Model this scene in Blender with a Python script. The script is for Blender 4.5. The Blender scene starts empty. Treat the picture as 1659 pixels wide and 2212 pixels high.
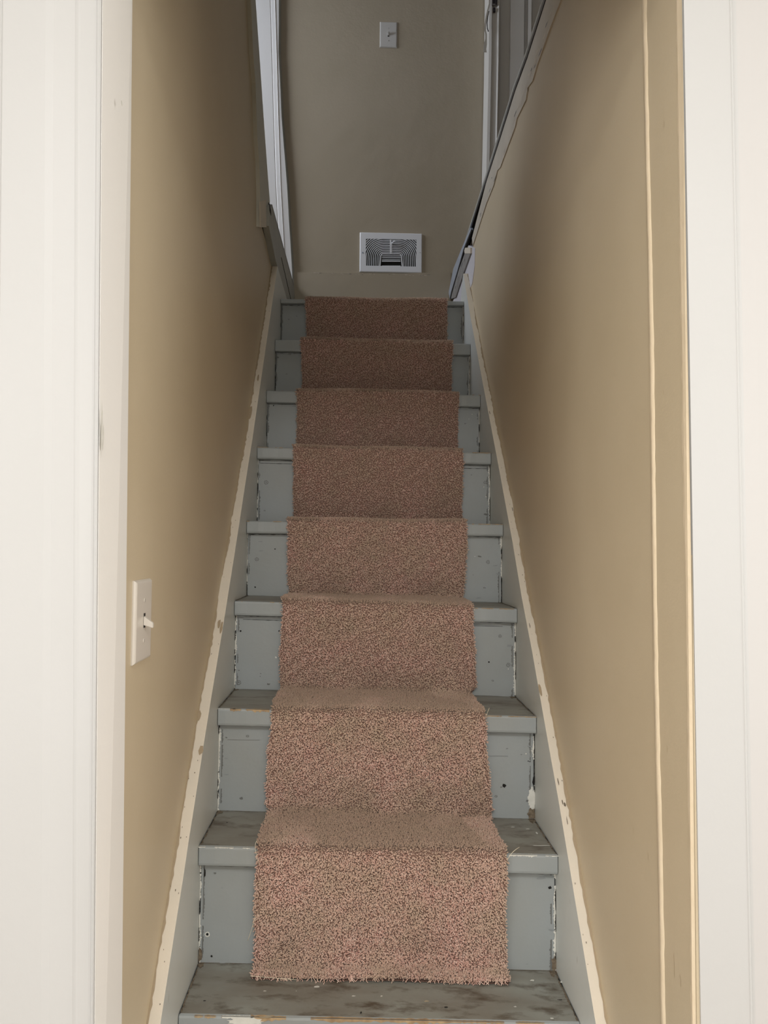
import bpy, bmesh, math, random
import numpy as np
from mathutils import Vector, Matrix
random.seed(7); rng = np.random.default_rng(7)
scene = bpy.context.scene
C = scene.collection

# ------------------------------------------------------------------ camera
W, H, F = 1659., 2212., 1660.
YAW, PITCH, ROLL = math.radians(1.93), math.radians(2.6), math.radians(0.45)
EYE = np.array([0, 0, 1.236])
fw = np.array([math.sin(YAW)*math.cos(PITCH), math.cos(YAW)*math.cos(PITCH), math.sin(PITCH)])
rt = np.cross(fw, [0, 0, 1]); rt /= np.linalg.norm(rt); up = np.cross(rt, fw)
cR = math.cos(ROLL)*rt + math.sin(ROLL)*up
cU = -math.sin(ROLL)*rt + math.cos(ROLL)*up
cam = bpy.data.cameras.new('camera'); camo = bpy.data.objects.new('camera', cam); C.objects.link(camo)
cam.sensor_fit = 'HORIZONTAL'; cam.sensor_width = 36; cam.lens = 36*F/W; cam.clip_start = .02
camo.matrix_world = Matrix(((cR[0], cU[0], -fw[0], EYE[0]), (cR[1], cU[1], -fw[1], EYE[1]), (cR[2], cU[2], -fw[2], EYE[2]), (0, 0, 0, 1)))
scene.camera = camo

def ray(x, y): return fw + cR*(x-W/2)/F - cU*(y-H/2)/F
def atX(x, y, X): d = ray(x, y); return EYE + d*(X/d[0])
def atY(x, y, Y): d = ray(x, y); return EYE + d*(Y/d[1])
def atZ(x, y, Z): d = ray(x, y); return EYE + d*((Z-EYE[2])/d[2])

# ------------------------------------------------------------------ light and exposure
scene.view_settings.view_transform = 'Standard'; scene.view_settings.look = 'None'
scene.view_settings.gamma = 1; scene.view_settings.use_curve_mapping = False
scene.view_settings.exposure = 0.0
wd = bpy.data.worlds.new('world'); scene.world = wd; wd.use_nodes = True
wd.node_tree.nodes['Background'].inputs[0].default_value = (.75, .85, 1, 1)
wd.node_tree.nodes['Background'].inputs[1].default_value = 0.01
def area(name, loc, target, sx, sy, power, col):
    l = bpy.data.lights.new(name, 'AREA'); l.shape = 'RECTANGLE'; l.size = sx; l.size_y = sy; l.energy = power; l.color = col
    o = bpy.data.objects.new(name, l); C.objects.link(o); o.location = loc
    o.rotation_euler = (Vector(target)-Vector(loc)).to_track_quat('-Z', 'Y').to_euler(); return o
K = .87
area('window_daylight', (.1, -2.70, 1.35), (.1, 0, 1.3), 1.7, 1.5, 26*K, (1, .985, .96))
area('window_daylight_right', (1.9, .1, 1.4), (0, .1, 1.3), 1.0, 1.4, 24*K, (1, .985, .96))  # added side fill to brighten the stairwell walls; its window is made up
area('window_daylight_left', (-2.1, -1.0, 1.45), (0, -1.0, 1.2), 1.2, 1.3, 46*K, (1, .985, .96))  # added side fill, mainly for the right stairwell wall; window made up
area('ceiling_lamp_room', (.05, -.7, 2.38), (.05, -.7, 0), .8, .8, 46*K, (1, .98, .96))  # added overhead fill for the lower steps, no fixture here
area('ceiling_lamp_upstairs', (.05, 1.2, 4.75), (.05, 1.2, 0), 1., 1., 6*K, (1, .98, .96))  # added overhead fill above the well for treads and walls
area('window_daylight_upstairs', (-1.62, 2.9, 3.4), (0, 3.0, 2.9), .8, 1.0, 33*K, (.86, .91, 1))

# ------------------------------------------------------------------ materials
def s2l(c): return tuple((v/12.92 if v <= .04045 else ((v+.055)/1.055)**2.4) for v in (q/255 for q in c)) + (1,)
def mat(name, col, rough=.6, var=None, vscale=8, bump=0, bscale=200, bump2=0, b2scale=12, spec=.4, stretch=None, patch=None, pscale=5, pth=(.5, .6), metallic=0):
    m = bpy.data.materials.new(name); m.use_nodes = True
    nt = m.node_tree; N = nt.nodes; L = nt.links; b = N['Principled BSDF']
    b.inputs['Roughness'].default_value = rough; b.inputs['Specular IOR Level'].default_value = spec; b.inputs['Metallic'].default_value = metallic
    b.inputs['Base Color'].default_value = col
    tc = N.new('ShaderNodeTexCoord'); src = tc.outputs['Object']
    if stretch:
        mp = N.new('ShaderNodeMapping'); L.new(src, mp.inputs[0]); mp.inputs['Scale'].default_value = stretch; src = mp.outputs[0]
    out = None
    if var:
        n = N.new('ShaderNodeTexNoise'); n.inputs['Scale'].default_value = vscale; n.inputs['Detail'].default_value = 6; L.new(src, n.inputs[0])
        r = N.new('ShaderNodeMapRange'); r.inputs[1].default_value = .3; r.inputs[2].default_value = .7; L.new(n.outputs[0], r.inputs[0])
        mx = N.new('ShaderNodeMix'); mx.data_type = 'RGBA'; mx.inputs[6].default_value = col; mx.inputs[7].default_value = var
        L.new(r.outputs[0], mx.inputs[0]); out = mx.outputs[2]
    if patch:
        n = N.new('ShaderNodeTexNoise'); n.inputs['Scale'].default_value = pscale; n.inputs['Detail'].default_value = 9; n.inputs['Roughness'].default_value = .65; L.new(src, n.inputs[0])
        r = N.new('ShaderNodeMapRange'); r.inputs[1].default_value = pth[0]; r.inputs[2].default_value = pth[1]; L.new(n.outputs[0], r.inputs[0])
        mx = N.new('ShaderNodeMix'); mx.data_type = 'RGBA'; mx.inputs[6].default_value = col; mx.inputs[7].default_value = patch
        if out is not None: L.new(out, mx.inputs[6])
        L.new(r.outputs[0], mx.inputs[0]); out = mx.outputs[2]
    if out is not None: L.new(out, b.inputs['Base Color'])
    if bump or bump2:
        prev = None
        for st, sc in ((bump, bscale), (bump2, b2scale)):
            if not st: continue
            n = N.new('ShaderNodeTexNoise'); n.inputs['Scale'].default_value = sc; n.inputs['Detail'].default_value = 4; L.new(tc.outputs['Object'], n.inputs[0])
            bp = N.new('ShaderNodeBump'); bp.inputs['Strength'].default_value = st; bp.inputs['Distance'].default_value = .15/sc if sc > 40 else .004
            L.new(n.outputs[0], bp.inputs['Height'])
            if prev: L.new(prev, bp.inputs['Normal'])
            prev = bp.outputs[0]
        L.new(prev, b.inputs['Normal'])
    return m
def rgb(r, g, b): return (r, g, b, 1)
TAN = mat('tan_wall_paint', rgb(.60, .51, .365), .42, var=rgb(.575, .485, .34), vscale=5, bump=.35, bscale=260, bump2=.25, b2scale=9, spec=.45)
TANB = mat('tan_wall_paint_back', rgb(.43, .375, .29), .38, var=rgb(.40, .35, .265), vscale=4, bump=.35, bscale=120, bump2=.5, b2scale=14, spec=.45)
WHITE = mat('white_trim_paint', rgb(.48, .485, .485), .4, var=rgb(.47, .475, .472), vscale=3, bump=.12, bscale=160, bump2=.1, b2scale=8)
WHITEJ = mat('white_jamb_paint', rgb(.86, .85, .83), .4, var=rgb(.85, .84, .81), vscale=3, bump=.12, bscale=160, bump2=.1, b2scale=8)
CREAM = mat('cream_primer', rgb(.70, .635, .53), .6, var=rgb(.65, .60, .51), vscale=14, bump=.3, bscale=180, patch=rgb(.40, .33, .25), pscale=60, pth=(.70, .75))
CAULK = mat('cream_caulk', rgb(.84, .72, .54), .45, var=rgb(.78, .66, .48), vscale=20, bump=.5, bscale=90)
SKIRT = mat('grey_skirt_paint', rgb(.68, .71, .69), .35, var=rgb(.64, .67, .65), vscale=6, bump=.15, bscale=150, bump2=.15, b2scale=10)
GREY = mat('blue_grey_step_paint', rgb(.315, .345, .355), .42, var=rgb(.30, .32, .315), vscale=7, bump=.15, bscale=130, bump2=.2, b2scale=16, patch=rgb(.16, .17, .165), pscale=34, pth=(.70, .76))
TOPP = mat('worn_tread_paint', rgb(.27, .27, .235), .5, var=rgb(.20, .185, .155), vscale=7, stretch=(1, 2.2, 1), bump=.25, bscale=140, patch=rgb(.11, .09, .07), pscale=9, pth=(.52, .66))
TOPB = mat('worn_bottom_tread_paint', rgb(.29, .30, .27), .5, var=rgb(.18, .16, .13), vscale=5, stretch=(1, 2.4, 1), bump=.25, bscale=140, patch=rgb(.10, .082, .06), pscale=12, pth=(.5, .66))
CHIPW = mat('white_old_paint', rgb(.72, .72, .67), .6, var=rgb(.60, .60, .55), vscale=60, bump=.5, bscale=200)
WOODC = mat('bare_wood', rgb(.52, .38, .22), .7, var=rgb(.28, .19, .11), vscale=70, bump=.4, bscale=200)
DARK = mat('dark_gap', rgb(.012, .011, .010), .9)
DIRT = mat('brown_dirt', rgb(.10, .075, .05), .95, var=rgb(.22, .18, .13), vscale=160, bump=.8, bscale=300)
KNOT = mat('paint_scuff', rgb(.15, .155, .15), .6)
SCUFF = mat('light_scuff', rgb(.255, .28, .285), .4)
SPOT = mat('beige_spot', rgb(.42, .36, .26), .7)
TANC = mat('tan_chip', rgb(.36, .285, .19), .7)
PLAST = mat('white_switch_plastic', rgb(.66, .62, .56), .3, spec=.5)
PLAST2 = mat('grey_white_switch_plastic', rgb(.56, .56, .55), .3, spec=.5)
VENT = mat('white_register_enamel', rgb(.84, .87, .92), .35, spec=.5)
METAL = mat('aluminium_edge', rgb(.55, .62, .74), .3, metallic=.3, var=rgb(.42, .48, .58), vscale=20)  # bluish highlight put into the base colour
BLACKM = mat('dark_latch_metal', rgb(.03, .025, .03), .4, metallic=.5)
SILL = mat('grey_sill_paint', rgb(.40, .41, .38), .45, var=rgb(.34, .35, .32), vscale=12, bump=.2, bscale=120)
CASE2 = mat('upstairs_white_paint', rgb(.78, .78, .78), .4, bump2=.2, b2scale=10, bump=.1, bscale=120)
CASE3 = mat('upstairs_dull_white_paint', rgb(.72, .71, .68), .45, bump2=.2, b2scale=10)
FLOORM = mat('brown_floor_boards', rgb(.34, .27, .20), .4, var=rgb(.26, .20, .14), vscale=5, stretch=(1, .1, 1))
CEILM = mat('white_ceiling', rgb(.78, .77, .74), .8)
ROOMW = mat('room_wall_paint', rgb(.74, .71, .66), .6, bump=.1, bscale=150)
UPW = mat('upstairs_wall_paint', rgb(.42, .36, .27), .6)

# ------------------------------------------------------------------ helpers
def setp(o, label=None, cat=None, group=None, kind=None):
    for k, v in (('label', label), ('category', cat), ('group', group), ('kind', kind)):
        if v: o[k] = v
    return o
def obj(name, bm, mats, parent=None, smooth=False):
    me = bpy.data.meshes.new(name)
    bmesh.ops.recalc_face_normals(bm, faces=bm.faces)
    bm.to_mesh(me); bm.free()
    for m in (mats if isinstance(mats, (list, tuple)) else [mats]): me.materials.append(m)
    if smooth:
        for p in me.polygons: p.use_smooth = True
    o = bpy.data.objects.new(name, me); C.objects.link(o)
    if parent:
        o.parent = parent; o.matrix_parent_inverse = Matrix.Translation(-Vector(parent.location))
    return o
def empty(name, loc):
    o = bpy.data.objects.new(name, None); C.objects.link(o); o.location = loc; o.empty_display_size = .05; return o
def box(bm, x0, x1, y0, y1, z0, z1, mi=0, bev=0):
    vs = [bm.verts.new((x, y, z)) for x in (x0, x1) for y in (y0, y1) for z in (z0, z1)]
    fs = [bm.faces.new([vs[i] for i in q]) for q in ((0, 1, 3, 2), (4, 6, 7, 5), (0, 4, 5, 1), (2, 3, 7, 6), (0, 2, 6, 4), (1, 5, 7, 3))]
    for f in fs: f.material_index = mi
    if bev:
        es = list({e for f in fs for e in f.edges})
        r = bmesh.ops.bevel(bm, geom=es, offset=bev, segments=2, affect='EDGES', profile=.6)
        for f in r['faces']: f.material_index = mi
    return fs
def prism_x(bm, pts, x0, x1, mi=0):          # polygon in (y, z) extruded along X
    a = [bm.verts.new((x0, y, z)) for y, z in pts]; b = [bm.verts.new((x1, y, z)) for y, z in pts]
    n = len(pts); out = [bm.faces.new(a), bm.faces.new(b[::-1])]
    for i in range(n): out.append(bm.faces.new((a[i], a[(i+1) % n], b[(i+1) % n], b[i])))
    for f in out: f.material_index = mi
    return out
def prism_y(bm, pts, y0, y1, mi=0):          # polygon in (x, z) extruded along Y
    a = [bm.verts.new((x, y0, z)) for x, z in pts]; b = [bm.verts.new((x, y1, z)) for x, z in pts]
    n = len(pts); out = [bm.faces.new(a), bm.faces.new(b[::-1])]
    for i in range(n): out.append(bm.faces.new((a[i], a[(i+1) % n], b[(i+1) % n], b[i])))
    for f in out: f.material_index = mi
    return out
def one(name, mats, fn, parent=None, **k):
    bm = bmesh.new(); fn(bm); return obj(name, bm, mats, parent, **k)
def lerp(a, b, t): return a + (b-a)*t
def tube(bm, pts, r, seg=8, mi=0):
    rings = []; n = len(pts); pts = [Vector(p) for p in pts]
    ref = Vector((0.13, .2, 1)).normalized()
    for i, p in enumerate(pts):
        t = (pts[min(i+1, n-1)]-pts[max(i-1, 0)]).normalized()
        a = t.cross(ref)
        if a.length < .05: a = t.cross(Vector((1, 0, 0)))
        a.normalize(); b = t.cross(a); rr = r(i/(n-1)) if callable(r) else r
        rings.append([bm.verts.new(p + a*math.cos(2*math.pi*j/seg)*rr + b*math.sin(2*math.pi*j/seg)*rr) for j in range(seg)])
    for i in range(n-1):
        for j in range(seg):
            f = bm.faces.new((rings[i][j], rings[i][(j+1) % seg], rings[i+1][(j+1) % seg], rings[i+1][j])); f.material_index = mi; f.smooth = True
    bm.faces.new(rings[0][::-1]).material_index = mi; bm.faces.new(rings[-1]).material_index = mi
def blob(bm, c, ax, ay, n, mi, seed=0, jit=.25, holes=0, nrm=Vector((0, 0, 1)), th=.0004):
    """thin irregular patch (paint chip, knot) lying on a surface: centre c, half axes ax, ay (vectors), lifted along nrm"""
    rr = random.Random(seed); c = Vector(c) + nrm*th
    out = []; ks = [1+jit*rr.uniform(-1, 1) for _ in range(n)]
    for i in range(n):
        a = 2*math.pi*i/n; out.append(c + ax*math.cos(a)*ks[i] + ay*math.sin(a)*ks[i])
    vo = [bm.verts.new(p) for p in out]
    if holes:
        vi = [bm.verts.new(c + (p-c)*holes) for p in out]
        for i in range(n): bm.faces.new((vo[i], vo[(i+1) % n], vi[(i+1) % n], vi[i])).material_index = mi
    else: bm.faces.new(vo).material_index = mi
def ragged(bm, p0, p1, side, wfun, n, mi, lift=Vector((0, 0, 0))):
    """ragged ribbon from p0 to p1, extending along 'side' by wfun(t); zero width leaves a break"""
    p0, p1 = Vector(p0)+lift, Vector(p1)+lift; prev = None
    for i in range(n+1):
        t = i/n; w = wfun(t); p = p0.lerp(p1, t)
        cur = (bm.verts.new(p), bm.verts.new(p + side*w)) if w > 1e-5 else None
        if prev and cur: bm.faces.new((prev[0], prev[1], cur[1], cur[0])).material_index = mi
        prev = cur
def nz(seed, amp, base, gap=0., freq=9):
    rr = random.Random(seed); k = [rr.random() for _ in range(2400)]
    def f(t):
        u = t*freq; i = int(u); a = u-i; v = k[i]*(1-a)+k[i+1]*a
        v2 = k[500+int(t*freq*5)]; v3 = k[1200+int(t*freq*16)]
        w = (base + amp*(v-.35) + amp*.35*(v2-.5))*(.62+.76*v3)
        return 0 if (v < gap or w < 0) else w
    return f

# ------------------------------------------------------------------ planes of the stairwell
XL, XR = -.302, .398            # skirt board faces
XWL, XWR = XL-.022, XR+.020     # wall faces
YB = 3.50                       # back wall
XJ = -.310                      # left door jamb face
UF = 2.42                       # upper floor level
UC = 4.8
YD = float(atX(224, 0, XJ)[1]); YD2 = .975; YRC = .945

# nosings: left px, left py, right px, right py (top to bottom)
S = [(603, 645, 1000, 650), (592, 733, 1015, 742), (575, 843, 1038, 853), (556, 965, 1062, 978), (533, 1125, 1088, 1132),
     (508, 1298, 1120, 1315), (470, 1530, 1160, 1548), (430, 1828, 1208, 1848), (385, 2193, 1255, 2211)]
steps = []
for a, b, c, d in S:
    l = ray(a, b); l = l/l[1]; r = ray(c, d); r = r/r[1]
    Y = .7/(r[0]-l[0]); steps.append([Y, EYE[2]+l[2]*Y, EYE[2]+r[2]*Y])
YN = [s[0] for s in steps]; ZL = [s[1] for s in steps]; ZR = [s[2] for s in steps]
for _ in range(1):              # one more step below the frame
    YN.append(YN[-1]-.19); ZL.append(.215); ZR.append(.205)
NS = len(YN)
def zk(k, x): return lerp(ZL[k], ZR[k], (x-XL)/(XR-XL))
OH = .020
YRI = [YN[k]+OH for k in range(NS)]
TH = [.017, .042, .040, .036, .034, .036, .038, .038, .036, .036]

# skirt board top edges, (y, z)
def edge(pix, X): return [tuple(atX(x, y, X)[1:]) for x, y in pix]
LIN = edge([(347, 2212), (381, 1990), (395.6, 1900), (407, 1817), (420, 1736), (440.3, 1600), (456, 1503), (480, 1368), (499, 1250), (516, 1140), (531, 1037), (545.7, 950), (562, 831), (575, 741), (588.6, 650), (599.5, 578)], XL)
RIN = edge([(1287, 2212), (1239.6, 1931), (1226.8, 1850), (1206, 1721.6), (1183, 1600), (1149.6, 1408), (1127, 1300), (1107.6, 1171), (1074.5, 990), (1057, 900), (1037.5, 800), (1016, 687), (1000.8, 589)], XR)
def smooth_edge(e):
    y = np.array([p[0] for p in e]); z = np.array([p[1] for p in e]); c = np.polyfit(y, z, 3)
    zz = .45*z + .55*np.polyval(c, y); return list(zip(y, zz))
LIN, RIN = smooth_edge(LIN), smooth_edge(RIN)
def ext(e):
    (y0, z0), (y1, z1) = e[0], e[4]; s = (z1-z0)/(y1-y0)
    return [(y0-.16, z0-.16*s)] + e
LIN, RIN = ext(LIN), ext(RIN)

# ------------------------------------------------------------------ setting: walls, floors, ceilings
def st(name, label, mats, fn, **k): return setp(one(name, mats, fn, **k), label, None, None, 'structure')
# left stairwell wall: lower part up to the doorway, upper part ends at the doorway's near side
LT = [tuple(atX(x, y, XWL)[1:]) for x, y in ((541, 0), (547, 119), (552, 179), (560, 352), (562, 417), (563, 480))]
def f(bm):
    pts = [(.965, -.02), (YB, -.02), (YB, 2.275), (2.60, 2.275), (LT[5][0], LT[5][1]), (LT[4][0], LT[4][1]), (LT[3][0], LT[3][1]), (LT[2][0], LT[2][1]), (LT[1][0], LT[1][1]), (LT[0][0], LT[0][1]), (LT[0][0]-.1, 3.4), (LT[0][0]-.1, UC), (.965, UC)]
    pts = [(y+.01 if 0 < i < 12 and 3 < i < 12 else y, z) for i, (y, z) in enumerate(pts)]
    prism_x(bm, pts, XWL-.11, XWL)
st('wall_left', 'tan painted left stairwell wall rising beside the steps', TAN, f)
def f(bm): prism_x(bm, [(YRC+.004, -.02), (YB, -.02), (YB, 2.29), (2.85, 2.29), (2.76, 2.395), (1.0, 2.405), (YRC+.004, 2.405)], XWR, XWR+.10)
st('wall_right', 'tan painted right stairwell wall below the upper floor', TAN, f)
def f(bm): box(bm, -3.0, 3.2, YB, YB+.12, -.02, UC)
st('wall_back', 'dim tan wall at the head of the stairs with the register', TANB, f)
# baseboard strip of the back wall
def f(bm):
    z1 = atY(700, 590, YB)[2]; z2 = atY(970, 589, YB)[2]
    prism_y(bm, [(XWL-.02, ZL[0]-.02), (XWR, ZL[0]-.02), (XWR, z2), (.2, z1+.002), (0, z1), (XWL-.02, z1-.002)], YB-.011, YB)
    rr = random.Random(4)
    for i in range(44):
        x = lerp(-.22, .34, rr.random()); blob(bm, (x, YB-.011, z1-.002-rr.random()*.006), Vector((.0012+rr.random()**2*.006, 0, 0)), Vector((0, 0, .0009)), 9, 1 if rr.random() < .8 else 2, i, .5, nrm=Vector((0, -1, 0)))
st('baseboard_back', 'tan painted flat baseboard under the register', [TANB, mat('chipped_light', rgb(.6, .56, .48), .6), KNOT], f)

# lower room behind the doorway
def f(bm):
    box(bm, -2.2, 2.4, -2.8, YD+.03, -.08, 0)
    box(bm, -.46, .55, YD+.03, 1.18, -.08, 0)
st('floor', 'brown board floor at the foot of the stairs', FLOORM, f)
def f(bm):
    box(bm, -2.2, 2.4, -2.8, YD+.03, 2.42, 2.50); box(bm, XWL-.11, XWR+.1, YD+.03, 1.30, 2.31, 2.42)
st('ceiling', 'white ceiling of the lower room', CEILM, f)
def f(bm):
    box(bm, -2.2, -.40, YD+.02, YD2, 0, 2.42); box(bm, .50, 2.4, YRC+.01, YD2+.03, 0, 2.42); box(bm, -.40, .50, YD+.02, YD2, 2.06, 2.42)
st('wall_front', 'wall holding the doorway to the stairs', ROOMW, f)
st('wall_room_left', 'white left wall of the lower room', ROOMW, lambda bm: box(bm, -2.3, -2.2, -2.8, YD2, 0, 2.42))
st('wall_room_right', 'white right wall of the lower room', ROOMW, lambda bm: box(bm, 2.0, 2.1, -2.8, YD2, 0, 2.42))
st('wall_room_rear', 'white rear wall of the lower room', ROOMW, lambda bm: box(bm, -2.3, 2.5, -2.9, -2.8, 0, 2.42))
# upper storey
st('floor_upper', 'upper storey floor around the stairwell', FLOORM, lambda bm: (box(bm, -3.0, XWL-.11, .9, YB, UF-.1, UF), box(bm, XWR+.10, 3.2, .9, YB, UF-.1+.04, UF-.012), box(bm, XWR+.006, XWR+.10, .9, YB, UF-.014, UF-.012), box(bm, -3.0, 3.2, -1, .9, UF+.081, UF+.1)))
st('ceiling_upper', 'upper storey ceiling', CEILM, lambda bm: box(bm, -3.1, 3.3, -1, YB+.1, UC, UC+.08))
st('wall_upper_left', 'outer left wall upstairs', UPW, lambda bm: box(bm, -1.8, -1.7, -1, YB, UF, UC))
st('wall_upper_right', 'outer right wall upstairs', UPW, lambda bm: box(bm, 3.2, 3.3, -1, YB, UF, UC))
st('wall_upper_front', 'near wall upstairs', UPW, lambda bm: box(bm, -3.1, 3.3, -1.1, -1, UF, UC))

# ------------------------------------------------------------------ door casings of the lower doorway
def vprofile(bm, pts, z0, z1, y_back, mi=0, n=10):
    """pts: (px at top of photo, px at bottom, depth Y); a straight moulding with the slight lean of the old frame"""
    lines = []
    for a, b, Y in pts:
        p = atY(a, 0, Y); q = atY(b, 2212, Y); s = (p[0]-q[0])/(p[2]-q[2]); lines.append((q[0]-s*q[2], s, Y))
    rows = []
    for i in range(n+1):
        z = lerp(z0, z1, i/n); rows.append([bm.verts.new((x0+s*z, Y, z)) for x0, s, Y in lines])
    for i in range(n):
        for j in range(len(lines)-1):
            f = bm.faces.new((rows[i][j], rows[i][j+1], rows[i+1][j+1], rows[i+1][j])); f.material_index = mi
    # back side
    for i in (0, n):
        a = bm.verts.new((rows[i][0].co.x, y_back, rows[i][0].co.z)); b = bm.verts.new((rows[i][-1].co.x, y_back, rows[i][0].co.z))
        f = bm.faces.new(rows[i] + [b, a]); f.material_index = mi
        if i == 0: a0, b0 = a, b
        else:
            bm.faces.new((a0, b0, b, a)).material_index = mi
            bm.faces.new([r[0] for r in rows] + [a, a0]).material_index = mi
            bm.faces.new([r[-1] for r in rows] + [b, b0]).material_index = mi
def f(bm):
    y = YD
    vprofile(bm, [(-60, -80, y+.012), (4, -18, y+.004), (7, -15, y), (98, 88, y+.0002), (116, 106, y+.0012), (162, 156, y+.002), (165, 159, y+.0012), (169, 163, y+.0004), (174, 168, y+.0004), (204, 190, y-.0012), (208, 194, y-.001), (211, 196, y-.0035), (215, 199, y-.0045), (219, 202, y-.003), (221, 204, y+.002)], 0, 2.05, y+.02)
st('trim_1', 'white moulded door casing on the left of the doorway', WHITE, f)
def f(bm):
    p = atY(288, 0, 1.02); q = atY(265, 2212, 1.02); sb = (p[0]-q[0])/(p[2]-q[2])
    p2 = atY(222, 0, YD+.002); q2 = atY(205, 2212, YD+.002); sf = (p2[0]-q2[0])/(p2[2]-q2[2])
    vs = []
    for z in (0, 2.06):
        xf, xb = q2[0]+sf*(z-q2[2]), q[0]+sb*(z-q[2])
        vs.append([bm.verts.new(c) for c in ((xf, YD+.002, z), (xb, 1.016, z), (xb-.004, 1.02, z), (XWL-.10, 1.02, z), (XWL-.10, YD+.003, z))])
    bm.faces.new(vs[0]); bm.faces.new(vs[1][::-1])
    for j in range(5): bm.faces.new((vs[0][j], vs[0][(j+1) % 5], vs[1][(j+1) % 5], vs[1][j]))
    for (px, py, l) in ((219, 920, .03), (222, 945, .02), (262, 222, .003)):
        c = atX(px, py, -.300); blob(bm, c, Vector((0, .003, 0)), Vector((0, 0, l)), 9, 1, px, .35, nrm=Vector((1, 0, 0)))
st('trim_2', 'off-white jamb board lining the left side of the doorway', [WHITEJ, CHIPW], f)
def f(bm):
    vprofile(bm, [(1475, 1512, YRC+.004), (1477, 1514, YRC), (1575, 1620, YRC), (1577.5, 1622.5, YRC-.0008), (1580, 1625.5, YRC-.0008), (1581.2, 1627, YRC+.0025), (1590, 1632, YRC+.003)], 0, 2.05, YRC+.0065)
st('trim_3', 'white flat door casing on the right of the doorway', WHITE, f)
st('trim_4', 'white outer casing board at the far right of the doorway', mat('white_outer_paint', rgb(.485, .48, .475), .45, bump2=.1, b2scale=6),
   lambda bm: vprofile(bm, [(1582, 1627, YRC+.003), (1620, 1665, YRC+.0035), (1900, 1940, YRC+.003)], 0, 2.12, YRC+.03))
def f(bm):   # cream caulk beads where the tan jamb meets the wall and the casing
    rr = random.Random(3)
    for (a, b, w, seed, lift) in ((1391, 1429, .0125, 1, .0022), ):
        p = atX(a, 0, XWR); q = atX(b, 2212, XWR); s = (p[1]-q[1])/(p[2]-q[2]); n = 150
        prev = None; f1 = nz(5, .0025, w, 0, 22); f2 = nz(9, .003, .002, 0, 30)
        for i in range(n+1):
            z = lerp(.0, 2.3, i/n); y = q[1]+s*(z-q[2]); wig = .0022*math.sin(z*7)
            # far side ragged, near side clean
            a_ = .75*w+.25*f1(i/n); ys = (y+wig+f2(i/n)*.6, y+wig, y-a_*.7+wig, y-a_+wig)
            cur = [bm.verts.new((XWR-l, yy, z)) for yy, l in zip(ys, (0, lift, lift, 0))]
            if prev:
                for j in range(3): bm.faces.new((prev[j], prev[j+1], cur[j+1], cur[j]))
            prev = cur
st('trim_5', 'ragged cream caulk line running down the tan right wall', CAULK, f, smooth=True)
def f(bm):   # corner bead: runs down the edge between the tan jamb and the casing
    n = 150; f1 = nz(15, .003, .0035, 0, 26); f2 = nz(25, .003, .004, 0, 33)
    p = atX(1463, 0, XWR); q = atX(1498, 2212, XWR); s = (p[1]-q[1])/(p[2]-q[2]); prev = None
    for i in range(n+1):
        z = lerp(0, 2.05, i/n); y = q[1]+s*(z-q[2])
        x1 = atY(1475, 0, YRC+.004); x2 = atY(1512, 2212, YRC+.004); sx = (x1[0]-x2[0])/(x1[2]-x2[2]); xe = x2[0]+sx*(z-x2[2])
        cur = [bm.verts.new(c) for c in ((XWR-.0004, y+f1(i/n), z), (XWR-.002, y-.003, z), (XWR-.0022, YRC+.012, z), (XWR, YRC+.007, z), (lerp(XWR, xe, .45), YRC+.0045, z), (lerp(XWR, xe, .55)+.0003, YRC+.0075, z), (xe-.0008, YRC+.0045, z))]
        if prev:
            for j in range(6):
                ff = bm.faces.new((prev[j], prev[j+1], cur[j+1], cur[j])); ff.material_index = 1 if (j >= 4 and z > 1.0) or (j == 3 and z > 1.55) else 0
        prev = cur
st('trim_6', 'cream corner bead beside the right casing, lumpy and partly white', [CAULK, WHITE], f)
st('trim_7', 'white head casing over the doorway', WHITE, lambda bm: (box(bm, -.40, .50, YD-.004, YD+.02, 2.05, 2.14), box(bm, XJ, XWR, YD+.0, YD2, 2.045, 2.065)))

# small marks on the side walls (paint nibs)
def f(bm):
    rr = random.Random(12)
    for px, py, l in ((1434, 268, .006), (1433, 848, .004), (1441, 1620, .005), (1456, 2080, .018), (1470, 2120, .008), (1205, 230, .007), (1213, 295, .005), (1163, 300, .02), (1135, 383, .006), (1105, 660, .008), (1060, 560, .010), (1368, 1792, .004), (1400, 1850, .004)):
        c = atX(px, py, XWR); blob(bm, c, Vector((0, .0012, 0)), Vector((0, .001, l)), 7, 0, px, .3, nrm=Vector((-1, 0, 0)))
st('trim_9', 'pale nibs and drips in the wall paint', mat('pale_nib', rgb(.62, .52, .36), .35), f)

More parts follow.
